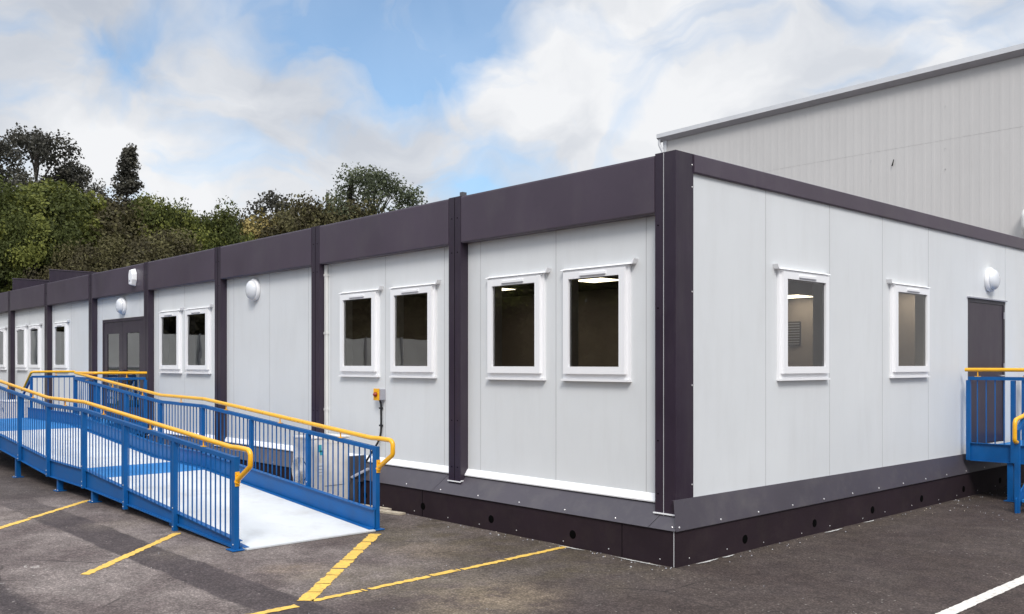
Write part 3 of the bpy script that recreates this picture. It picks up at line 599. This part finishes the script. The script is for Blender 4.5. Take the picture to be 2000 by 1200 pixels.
def railing(pts, root, up, dn, postpar, first=False, individual=True, bolts=True, outw=(0, -1)):
    """pts: list of (x,y,surfacez) for posts; builds posts, top rails, balusters between"""
    global nbal
    for i, (x, y, z) in enumerate(pts):
        if z is None: continue
        zb = z-dn if z-dn > .03 else .0
        m = MB(); e = first and i == 0
        w_ = .035 if e else .028
        m.box((x-w_, y-.028, zb), (x+w_, y+.022, z+RAIL+(.024 if e else -.024)), 'blue')
        if e: m.box((x-.075, y-.065, .004), (x+.075, y+.06, .016), 'blue')
        o = m.build('post', root, bevel=.003)
        if bolts:
            m = MB()
            if e: zs2 = [.06]
            else: zs2 = [z-dn+.035, z-dn+.09, z+up+.06]
            for q in zs2: m.disc((x+.006, y-.028, q), (0, -1, 0), .009, 'screw', .006); m.disc((x-w_+.0, y-.003, q+.02), (-1, 0, 0), .006, 'screw', .004)
            m.build('bolt', o)
    for (x, y, z), (x2, y2, z2) in zip(pts, pts[1:]):
        m = MB(); m.bar((x, y, z+RAIL), (x2, y2, z2+RAIL), .05, .045, 'blue'); rl = m.build('top_rail', root, bevel=.004)
        A = Vector((x, y, 0)); Bv = Vector((x2, y2, 0)); n = max(1, round((Bv-A).length/.112)-1)
        for j in range(1, n+1):
            t_ = j/(n+1); p = A.lerp(Bv, t_); zz = z+(z2-z)*t_
            b = MB() if (individual and nbal < 100) else rest
            b.box((p.x-.0058, p.y-.0058, zz+up+.006), (p.x+.0058, p.y+.0058, zz+RAIL-.02), 'blue')
            if b is not rest: b.build('baluster', root); nbal += 1
railing([(x, YF, surf(x)) for x in PX[:7]], RP, .065, .165, None, first=True)
railing([(x, YB, surf(x)) for x in PX[:3]], RP, .205, .165, None, first=True)
railing([(x, YB, surf(x)) for x in PX[2:8]][0:], RP, .205, .165, None, individual=False) if False else None
def railing_rest(pts, up, dn, skip_first=True):
    """same as railing, but the post shared with the previous run is not repeated"""
    x, y, z = pts[0]
    # top rail + balusters from the shared post, then the posts of the remaining run
    m = MB(); (x2, y2, z2) = pts[1]
    m.bar((x, y, z+RAIL), (x2, y2, z2+RAIL), .05, .045, 'blue'); m.build('top_rail', RP, bevel=.004)
    A = Vector((x, y, 0)); Bv = Vector((x2, y2, 0)); n = max(1, round((Bv-A).length/.112)-1)
    for j in range(1, n+1):
        t_ = j/(n+1); p = A.lerp(Bv, t_); zz = z+(z2-z)*t_
        rest.box((p.x-.0058, p.y-.0058, zz+up+.006), (p.x+.0058, p.y+.0058, zz+RAIL-.02), 'blue')
    railing(pts[1:], RP, up, dn, None, individual=False)
railing_rest([(x, YF, surf(x)) for x in PX[6:]], .065, .165)
railing_rest([(x, YB, surf(x)) for x in PX[2:8]], .205, .165)
# landing: guard beside the door and at the far end
railing([(-12.24, YB+.03, .66), (-12.24, .04, .66)], RP, .05, .16, None, individual=False)
m = MB(); m.bar((-13.25, YB, .66+RAIL+.012), (-12.24, YB+.02, .66+RAIL), .045, .04, 'blue'); m.build('top_rail', RP)
m = MB(); m.box((-12.246, YB-.03, .49), (-12.234, .08, .71), 'blue'); m.build('side_channel', RP)
railing([(-16.05, YB, .66), (-16.05, -.02, .66)], RP, .05, .16, None, individual=False)
m = MB(); m.box((-16.12, YB-.03, .49), (-16.104, .08, .71), 'blue'); m.build('side_channel', RP)
m = MB(); m.box((-16.10, YB-.02, .10), (-13.3, YB, .60), 'blue') if False else None
rb = rest.build('baluster', RP); tag(rb, kind='stuff')
# handrails
def handrail(pts, root, rad=.025, fil=.055): return MB().tube(pts, rad, 'yellow', 14, fil).build('handrail', root)
def stems(pts, root):
    for (x, y, z) in pts:
        m = MB(); m.tube([(x, y, z+RAIL+.022), (x, y, z+HAND-.018)], .008, 'yellow', 8); m.box((x-.035, y-.018, z+RAIL+.0226), (x+.035, y+.018, z+RAIL+.029), 'yellow'); m.build('rail_bracket', root)
for y in (YF, YB):
    hp = [(-3.385, y, .63), (-3.40, y, .668), (-3.06, y, .83), (-3.05, y, 1.0), (-3.48, y, 1.01)]
    hp = [(-3.30, y, .675), (-3.04, y, .828), (-3.030, y, .845), (-3.028, y, .935), (-3.036, y, .958), (-3.054, y, .976), (-3.08, y, .985), (-3.30, y, .992), (-3.42, y, surf(-3.42)+HAND)]
    xs = [-7.65, -9.2, -13.25]+([-16.05] if y == YF else [])
    hp += [(x, y, surf(x)+HAND) for x in xs]
    MB().tube(hp, .025, 'yellow', 14, 0).build('handrail', RP)
    m = MB(); m.box((-3.30, y-.024, .62), (-3.291, y+.024, .76), 'yellow'); m.tube([(-3.29, y, .672), (-3.30, y, .66)], .03, 'yellow', 12); m.lathe((-3.288, y, .735), (1, 0, 0), [(.012, 0), (.010, .008)], 'yellow', 8); m.build('rail_flange', RP, bevel=.003)
    stems([(x, y, surf(x)) for x in (-4.05, -5.45, -6.95, -8.45, -9.95, -11.3, -12.6)]+([(-14.0, y, .66), (-15.4, y, .66)] if y == YF else []), RP)
handrail([(-13.25, YB, .66+HAND), (-12.24, YB+.02, .66+HAND+.004), (-12.24, .06, .66+HAND)], RP)
handrail([(-16.05, -.02, .66+HAND), (-16.05, YB, .66+HAND), (-16.62, YB, .66+HAND-.36), (-16.75, YB, .66+HAND-.40)], RP)
handrail([(-16.05, YF, .66+HAND), (-16.62, YF, .66+HAND-.36), (-16.75, YF, .66+HAND-.40)], RP) if False else None
stems([(-12.24, -.3, .66), (-16.05, -.4, .66)], RP)
for y in (YB, YF):
    m = MB(); m.bar((-16.07, y, .66+RAIL-.02), (-16.7, y, .66+RAIL-.42), .04, .04, 'blue'); m.box((-16.74, y-.025, 0), (-16.68, y+.025, .66+RAIL-.42), 'blue'); m.build('stair_stringer', RP)
for i in range(3):
    m = MB(); m.box((-16.125-.26*(i+1), YF+.03, .66-.17*(i+1)-.04), (-16.125-.26*i, YB-.03, .66-.17*(i+1)), 'deckblue'); m.build('stair_tread', RP)
# legs under the ramp
for x in (-7.46, -8.88, -10.98, -13.0, -15.8):
    for y in (YF+.06, YB-.08):
        zt = surf(x)-.168
        m = MB(); m.box((x-.035, y-.035, .016), (x+.035, y+.035, zt), 'blue'); m.box((x-.075, y-.07, .003), (x+.075, y+.07, .015), 'blue')
        for a in (-.05, .05): m.disc((x+a, y-.045, .0155), (0, 0, 1), .01, 'screw', .01)
        m.build('leg', RP, bevel=.003)
m = MB()
for x in (-5.0, -6.5, -7.46, -8.88, -10.98, -13.0, -15.8):
    zt = surf(x)-.045; m.box((x-.03, YF+.045, max(.02, zt-.09)), (x+.03, YB-.055, zt), 'blue')
m.build('cross_beam', RP)

# ------------------------------------------------------------------ platform at the end door
EP = thing('access_platform', 'blue steel platform with yellow handrail at the plain dark end door', 'platform', (.9, 7.3, 0))
def pch(a, b): m = MB(); m.bar(a, b, .012, .225, 'blue'); m.bar((a[0], a[1], a[2]+.116), (b[0], b[1], b[2]+.116), .06, .008, 'blue'); m.bar((a[0], a[1], a[2]-.116), (b[0], b[1], b[2]-.116), .06, .008, 'blue'); m.build('side_channel', EP)
YP, YQ, XE = 6.33, 8.4, 2.1
MB().box((.03, YP+.03, .62), (XE-.03, YQ-.03, .655), 'deckblue').build('deck', EP)
pch((.04, YP+.012, .62), (XE, YP+.012, .62)); pch((XE, YP, .62), (XE, YQ, .62)); pch((.04, YQ, .62), (XE, YQ, .62))
def prail(pts):
    for (x, y) in pts:
        MB().box((x-.026, y-.03, .505), (x+.026, y+.022, 1.575), 'blue').build('post', EP, bevel=.003)
    for (x, y), (x2, y2) in zip(pts, pts[1:]):
        MB().bar((x, y, 1.60), (x2, y2, 1.60), .05, .045, 'blue').build('top_rail', EP)
        A = Vector((x, y, 0)); Bv = Vector((x2, y2, 0)); n = round((Bv-A).length/.11)-1
        for j in range(1, n+1):
            p = A.lerp(Bv, j/(n+1)); MB().box((p.x-.0058, p.y-.0058, .74), (p.x+.0058, p.y+.0058, 1.58), 'blue').build('baluster', EP)
prail([(.045, YP), (.60, YP), (.95, YP)]); prail([(XE, YP), (XE, YQ)]); prail([(.045, YQ), (1.1, YQ), (XE, YQ)])
handrail([(0.0, YP, 1.712), (.95, YP, 1.712), (.95, YP-.30, 1.50)], EP) if False else handrail([(0.0, YP, 1.715), (.97, YP, 1.715)], EP)
for x in (.16, .75):
    m = MB(); m.tube([(x, YP, 1.622), (x, YP, 1.70)], .008, 'yellow', 8); m.box((x-.035, YP-.018, 1.623), (x+.035, YP+.018, 1.63), 'yellow'); m.build('rail_bracket', EP)
handrail([(XE, YP, 1.715), (XE, YQ, 1.715), (.05, YQ, 1.715)], EP)
for x, y in ((.56, YP+.03), (XE-.06, YP+.03), (.56, YQ-.04), (XE-.06, YQ-.04)):
    m = MB(); m.box((x-.035, y-.03, .014), (x+.035, y+.04, .503), 'blue'); m.box((x-.07, y-.06, .003), (x+.07, y+.07, .013), 'blue'); m.build('leg', EP, bevel=.003)
for i in range(3): MB().box((.98, YP-.28*(i+1), .655-.165*(i+1)-.035), (XE-.03, YP-.28*i-.02, .655-.165*(i+1)), 'deckblue').build('stair_tread', EP)
for x in (.95, XE):
    MB().bar((x, YP-.03, .58), (x, YP-.95, .08), .014, .18, 'blue').build('stair_stringer', EP)
    MB().box((x-.026, YP-.92, 0), (x+.026, YP-.87, 1.0), 'blue').build('post', EP)
    MB().bar((x, YP, 1.58), (x, YP-.90, .98), .045, .045, 'blue').build('top_rail', EP)
    handrail([(x, YP, 1.70), (x, YP-.78, 1.17), (x, YP-1.06, 1.12), (x, YP-1.07, .84), (x, YP-.90, .83)] if x > 1 else [(x, YP+.0, 1.70), (x, YP-.62, 1.17), (x, YP-.98, 1.12), (x, YP-.99, .86), (x, YP-.88, .85)], EP, fil=.06)

# ------------------------------------------------------------------ warehouse behind
WH = thing('warehouse', 'tall pale grey ribbed-metal warehouse standing behind the modular building', 'building', (0, 24, 0))
YW, XW0, XW1 = 18.0, -14.15, 16.0; ez = lambda x: 9.30+.014*(x+14.15)
m = MB(); px = XW0; prof = []
while px < XW1: prof += [(px, 0), (px+.13, 0), (px+.155, -.003), (px+.215, -.003)]; px += .24
prof.append((px, 0)); vs = []; fs = []
for (x, d) in prof: vs += [(x, YW+d, 0), (x, YW+d, 7.62), (x, YW+d-.003, 7.621), (x, YW+d-.003, ez(x))]
for i in range(len(prof)-1):
    a = 4*i; b = a+4; fs += [(a, b, b+1, a+1), (a+1, b+1, b+2, a+2), (a+2, b+2, b+3, a+3)]
m.add(vs, fs, 'cladding'); m.build('front_cladding', WH, recalc=False)
MB().box((XW0, YW+.02, 0), (XW0+.12, 46, 9.3), 'cladding').build('side_cladding', WH)
MB().box((XW1+.1, YW+.02, 0), (XW1+.22, 46, 9.6), 'cladding').build('side_cladding', WH)
MB().box((XW0, 46, 0), (XW1, 46.1, 9.3), 'cladding').build('rear_cladding', WH)
MB().box((XW0-.03, YW-.055, 0), (XW0+.10, YW+.06, 9.26), 'gutter').build('corner_flashing', WH)
m = MB(); xa, xb = XW0-.16, XW1+.3
m.add([(xa, YW-.24, ez(xa)), (xb, YW-.24, ez(xb)), (xb, YW-.24, ez(xb)+.13), (xa, YW-.24, ez(xa)+.13), (xa, YW-.09, ez(xa)-.09), (xb, YW-.09, ez(xb)-.09), (xb, YW-.02, ez(xb)+.17), (xa, YW-.02, ez(xa)+.17)],
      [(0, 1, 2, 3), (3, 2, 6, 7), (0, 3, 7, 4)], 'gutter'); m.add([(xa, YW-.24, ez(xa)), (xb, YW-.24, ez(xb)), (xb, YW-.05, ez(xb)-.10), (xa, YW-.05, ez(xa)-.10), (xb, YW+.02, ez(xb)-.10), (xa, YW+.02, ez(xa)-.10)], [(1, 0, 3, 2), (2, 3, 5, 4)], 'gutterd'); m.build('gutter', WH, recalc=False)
MB().tube([(XW0-.10, YW-.14, 9.29), (XW0-.12, YW-.14, 9.1), (XW0+.0, YW-.10, 8.85), (XW0+.0, YW-.10, .05)], .05, 'gutter', 10, .08).build('downpipe', WH)
m = MB(); m.add([(xa, YW-.02, ez(xa)+.17), (xb, YW-.02, ez(xb)+.17), (xb, 46, ez(xb)+1.4), (xa, 46, ez(xa)+1.4)], [(0, 1, 2, 3)], 'cladding'); m.build('roof', WH, recalc=False)
m = MB(); m.tube([(-3.0, YW-.03, 5.0), (-3.0, YW-.25, 5.05), (-3.0, YW-.27, 5.45), (-3.0, YW-.04, 5.5)], .10, 'cream', 12, .12); m.build('wall_vent', WH)
m = MB(); rr = random.Random(11)
for i in range(26):
    x = rr.choice([-13+2.0*q for q in range(7)]); z = 5.2+.55*rr.randint(0, 7); m.disc((x, YW-.026, z), (0, -1, 0), .014, 'joint', .004, 6)
m.add([(-6.42, YW-.05, 7.15), (-6.38, YW-.05, 7.15), (-6.34, YW-.05, 7.32), (-6.36, YW-.05, 7.33)], [(0, 1, 2, 3)], 'gap'); m.build('rivets', WH, recalc=False)

# ------------------------------------------------------------------ things only seen as reflections in the glass
m = MB(); y = -26.0
t = thing('site_hoarding', 'pale panelled hoarding across the yard, reflected in the far windows', 'fence', (-40, -15, 0))
m = MB(); m.box((-40.05, -28, 0), (-39.95, -3, 3.25), 'hoard'); m.build('hoarding_panel', t)
for i in range(11): MB().box((-39.95, -28+2.5*i-.05, 0), (-39.86, -28+2.5*i+.05, 3.32), 'vent').build('post', t)
MB().box((-39.95, -28, 1.55), (-39.90, -3, 1.63), 'vent').build('rail', t)
SB = thing('cladding_building', 'grey clad building standing across the yard from the end wall', 'building', (22, 22, 0))
MB().box((15, 12, 0), (30, 44, 5.6), 'cladding').build('cladding', SB)
for y in (14, 20.5, 27, 33.5): MB().box((14.93, y-.06, 0), (14.99, y+.06, 5.6), 'gutterd').build('cladding_joint', SB)
MB().tube([(14.9, 30.9, 0), (14.9, 30.9, 5.4), (14.7, 30.9, 5.6), (14.7, 31.6, 5.6)], .11, 'charcoal', 10, .2).build('flue_pipe', SB)

# ------------------------------------------------------------------ trees
def tree_mesh(seed, hgt, rad, shape, leaf, nclump, nleaf, size, sparse=0.0, bf=.30, tone0=0.0):
    """returns trunk mesh, crown mesh; shape: 'round', 'spire', 'flame'"""
    rnd = random.Random(seed); t = MB(); v = []; f = []; tone = []
    lean = Vector((rnd.uniform(-.04, .04), rnd.uniform(-.04, .04), 1))
    pts = [Vector((0, 0, 0))+lean*hgt*q+Vector((rnd.uniform(-.1, .1), rnd.uniform(-.1, .1), 0))*q*2 for q in (0, .12, .3, .5, .7, .93)]
    t.tube([tuple(p) for p in pts], .2, 'bark', 8, taper=[hgt*.022*(1-q*.93) for q in (0, .14, .33, .55, .78, 1)])
    base = hgt*bf; ch = hgt-base; clumps = []
    for i in range(nclump):
        q = rnd.random()**.9
        if shape == 'spire': q = rnd.random()**1.25; rr = rad*(1-q)*(.15+.85*rnd.random()**.7)+.05; q2 = q
        elif shape == 'flame': rr = rad*math.sqrt(max(.02, 1-(abs(q-.35)/.68)**2))*(.45+.6*rnd.random()); q2 = q
        else:
            rr = rad*math.sqrt(max(.03, 1-(2*q-1)**2))*(.55+.5*rnd.random()); q2 = q
        a = rnd.uniform(0, 2*math.pi); wob = 1+.18*math.sin(3*a+seed)+.12*math.sin(5*a+seed*2.1)
        c = Vector((rr*wob*math.cos(a), rr*wob*math.sin(a), base+ch*q2*(.97+rnd.uniform(-.04, .05)))); c += Vector((lean.x*c.z, lean.y*c.z, 0)); clumps.append(c)
        if i % 2 == 0:
            if shape == 'spire':
                s = lean*min(hgt*.9, c.z-.15*rr); s += Vector((0, 0, 0)); mid = s.lerp(c, .5)+Vector((0, 0, .05)); t.tube([tuple(s), tuple(mid), tuple(c)], .05, 'bark', 5, taper=[.03, .02, .01]); continue
            s = lean*(max(base*.7, c.z-rad*rnd.uniform(.5, .9))); s = Vector((s.x, s.y, min(s.z, hgt*.88))); mid = s.lerp(c, .5)+Vector((rnd.uniform(-.2, .2), rnd.uniform(-.2, .2), rnd.uniform(-.1, .3)))
            r0 = hgt*.0065*(1.3-q2*.7); t.tube([tuple(s), tuple(mid), tuple(c)], .05, 'bark', 5, taper=[r0, r0*.6, r0*.2])
    for c in clumps:
        cr = rad*(.16+.16*rnd.random()) if shape != 'spire' else .26+.34*rnd.random()*(1.25-(c.z-base)/ch); tn = rnd.uniform(0, 1); k = max(4, int((nleaf*(cr/(rad*.24))**2 if shape != 'spire' else 75)*(1-sparse*rnd.random())))
        for j in range(k):
            d = Vector((rnd.gauss(0, 1), rnd.gauss(0, 1), rnd.gauss(0, .75))); d.normalize(); d *= cr*rnd.random()**.45
            p = c+d; s = size*rnd.uniform(.6, 1.4); nrm = (d.normalized()*.6+Vector((rnd.gauss(0, .6), rnd.gauss(0, .6), rnd.gauss(.35, .6)))).normalized()
            x = nrm.orthogonal().normalized(); x.rotate(Matrix.Rotation(rnd.uniform(0, 6.28), 3, nrm)); y = nrm.cross(x)
            o = len(v); v += [tuple(p-x*s*.5-y*s*.2), tuple(p+x*s*.1-y*s*.42), tuple(p+x*s*.55+y*s*.1), tuple(p-x*s*.1+y*s*.4)]; f.append((o, o+1, o+2, o+3))
            tone.append(min(1, max(0, tn*.8+rnd.uniform(-.12, .2)+tone0)))
    me = bpy.data.meshes.new('crown'); me.from_pydata(v, [], f); me.materials.append(M[leaf])
    at = me.attributes.new('tone', 'FLOAT', 'FACE'); at.data.foreach_set('value', tone)
    tr = t.build('trunk'); tm = tr.data; o_ = WL[tr.name]; tm.transform(Matrix.Translation(o_)); bpy.data.objects.remove(tr)
    return tm, me
KINDS = {
 'pine':   tree_mesh(1, 15, 2.7, 'flame', 'leaf_dark', 90, 150, .15, .6, bf=.52),
 'spire':  tree_mesh(2, 14, 3.3, 'spire', 'leaf_dark', 270, 120, .13, .5, bf=.36),
 'green':  tree_mesh(3, 11, 4.0, 'round', 'leaf_green', 130, 330, .17, .1),
 'green2': tree_mesh(4, 11, 4.2, 'round', 'leaf_green', 110, 340, .18, .2, tone0=.15),
 'dull':   tree_mesh(5, 10, 4.0, 'round', 'leaf_dull', 110, 330, .18, .2),
 'yellow': tree_mesh(6, 9, 2.6, 'round', 'leaf_yellow', 80, 220, .15, .2),
 'airy':   tree_mesh(7, 13, 3.0, 'round', 'leaf_grey', 120, 170, .14, .5, bf=.56),
 'bush':   tree_mesh(9, 5, 3.6, 'round', 'leaf_dull', 90, 200, .24, .1, bf=.02),
 'bare':   tree_mesh(8, 10, 2.4, 'round', 'leaf_dark', 60, 60, .16, .7, bf=.5),
}
KH = {'pine': 15, 'spire': 14, 'green': 11, 'green2': 11, 'dull': 10, 'yellow': 9, 'airy': 13, 'bare': 10, 'bush': 5}
NAMES = {'pine': 'pine_tree', 'spire': 'conifer_tree', 'green': 'broadleaf_tree', 'green2': 'broadleaf_tree', 'dull': 'broadleaf_tree', 'yellow': 'broadleaf_tree', 'airy': 'broadleaf_tree', 'bare': 'sparse_tree', 'bush': 'bush'}
def tree(kind, pos, h, wide, label, group='trees beyond the building', rz=None):
    r = bpy.data.objects.new(NAMES[kind], None); C.objects.link(r); r.location = pos; r.rotation_euler.z = random.uniform(0, 6.28) if rz is None else rz
    s = h/KH[kind]; r.scale = (s*wide, s*wide, s); tag(r, label, 'tree', group)
    a = bpy.data.objects.new('trunk', KINDS[kind][0]); C.objects.link(a); a.parent = r
    b = bpy.data.objects.new('crown', KINDS[kind][1]); C.objects.link(b); b.parent = r
def ray(px, Z): p = CAM+FWD*Z+RIGHT*((px-1000)/1796*Z); return (p.x, p.y, 0)
VIS = [  # kind, bearing, distance, height, width factor, label
 ('pine', -25, 54, 15.6, 1.0, 'tall dark tree cut off by the left edge of the photo'),
 ('pine', 78, 60, 17.2, 1.0, 'tallest dark gappy tree, broad crown, standing above the green trees at left'),
 ('pine', 132, 63, 15.4, .85, 'lower dark gappy shoulder tree right beside the tallest dark tree'),
 ('spire', 228, 60, 16.1, 1.0, 'dark pointed conifer rising alone between the tall dark tree and the sky gap'),
 ('green', 10, 46, 10.2, 1.0, 'green broadleaf tree at the left edge below the tall dark tree'),
 ('green2', 100, 50, 10.9, 1.0, 'bright green rounded tree in front of the tallest dark tree'),
 ('dull', 190, 52, 10.6, .9, 'olive brown tree directly below the pointed conifer'),
 ('green', 50, 43, 8.3, .8, 'low green tree just above the roof upstands'),
 ('dull', 150, 42, 6.9, .7, 'low olive tree above the alarm box side of the fascia'),
 ('green2', 288, 54, 10.9, .66, 'yellowish green tree to the right of the pointed conifer'),
 ('dull', 245, 44, 7.4, .9, 'olive tree above the fascia, between the double door and the conifer'),
 ('green', 352, 56, 10.9, .66, 'green tree midway along the low tree line'),
 ('dull', 335, 47, 8.2, .85, 'brown-green tree rising just over the fascia left of the blank bay'),
 ('green', 420, 58, 11.1, .7, 'small dark green tree left of the yellow tree'),
 ('dull', 452, 62, 11.3, .75, 'dull green tree half behind the yellow tree'),
 ('yellow', 497, 60, 11.4, .8, 'small yellow-leaved tree in the dip of the tree line'),
 ('bare', 540, 66, 13.8, .9, 'sparse dark tree with feathery outline right of the yellow tree'),
 ('dull', 590, 64, 12.6, .7, 'dull green tree between the sparse dark tree and the round tree'),
 ('airy', 650, 66, 13.0, .9, 'grey-green tree with a leafy top left of the big round tree'),
 ('spire', 643, 70, 14.9, .3, 'very slim dark conifer tip poking above the low trees'),
 ('spire', 678, 68, 15.7, .4, 'slim dark conifer touching the left side of the big round tree'),
 ('airy', 742, 68, 15.9, .95, 'big rounded gappy tree standing alone above the fascia'),
 ('dull', 695, 66, 12.6, .75, 'low green tree at the foot of the big round tree'),
 ('dull', 540, 60, 11.0, .8, 'low olive tree beneath the sparse dark tree'),
]
for k, px, Z, h, wf, lb in VIS: tree(k, ray(px, Z), h, wf, lb)
rr = random.Random(5); i = 0
for y in range(-62, -2, 6):     # belt across the yard, behind the hoarding: seen in the window glass
    k = ['green', 'dull', 'airy', 'green2'][i % 4]; i += 1
    tree(k, (-49+rr.uniform(-2, 2), y+rr.uniform(-1, 1), 0), 11+rr.uniform(-1, 2.5), 1.05, 'tree of the belt across the yard, outside the frame, mirrored in the windows', 'trees of the belt across the yard')
for x in range(-42, -2, 7):
    k = ['dull', 'green', 'green2', 'airy'][i % 4]; i += 1
    tree(k, (x+rr.uniform(-1, 1), -42+rr.uniform(-2, 2), 0), 10+rr.uniform(-1, 2), 1.1, 'tree of the belt across the yard, outside the frame, mirrored in the windows', 'trees of the belt across the yard')
for q in range(12): tree('bush', (-46+rr.uniform(-1, 1), -64+5.2*q, 0), 5+rr.uniform(-.5, 1), 1.0, 'bush of the hedge across the yard, outside the frame, mirrored in the windows', 'bushes of the hedge across the yard')
for q in range(9): tree('bush', (-41+5.4*q, -38+rr.uniform(-1, 1), 0), 5+rr.uniform(-.5, 1), 1.05, 'bush of the hedge across the yard, outside the frame, mirrored in the windows', 'bushes of the hedge across the yard')
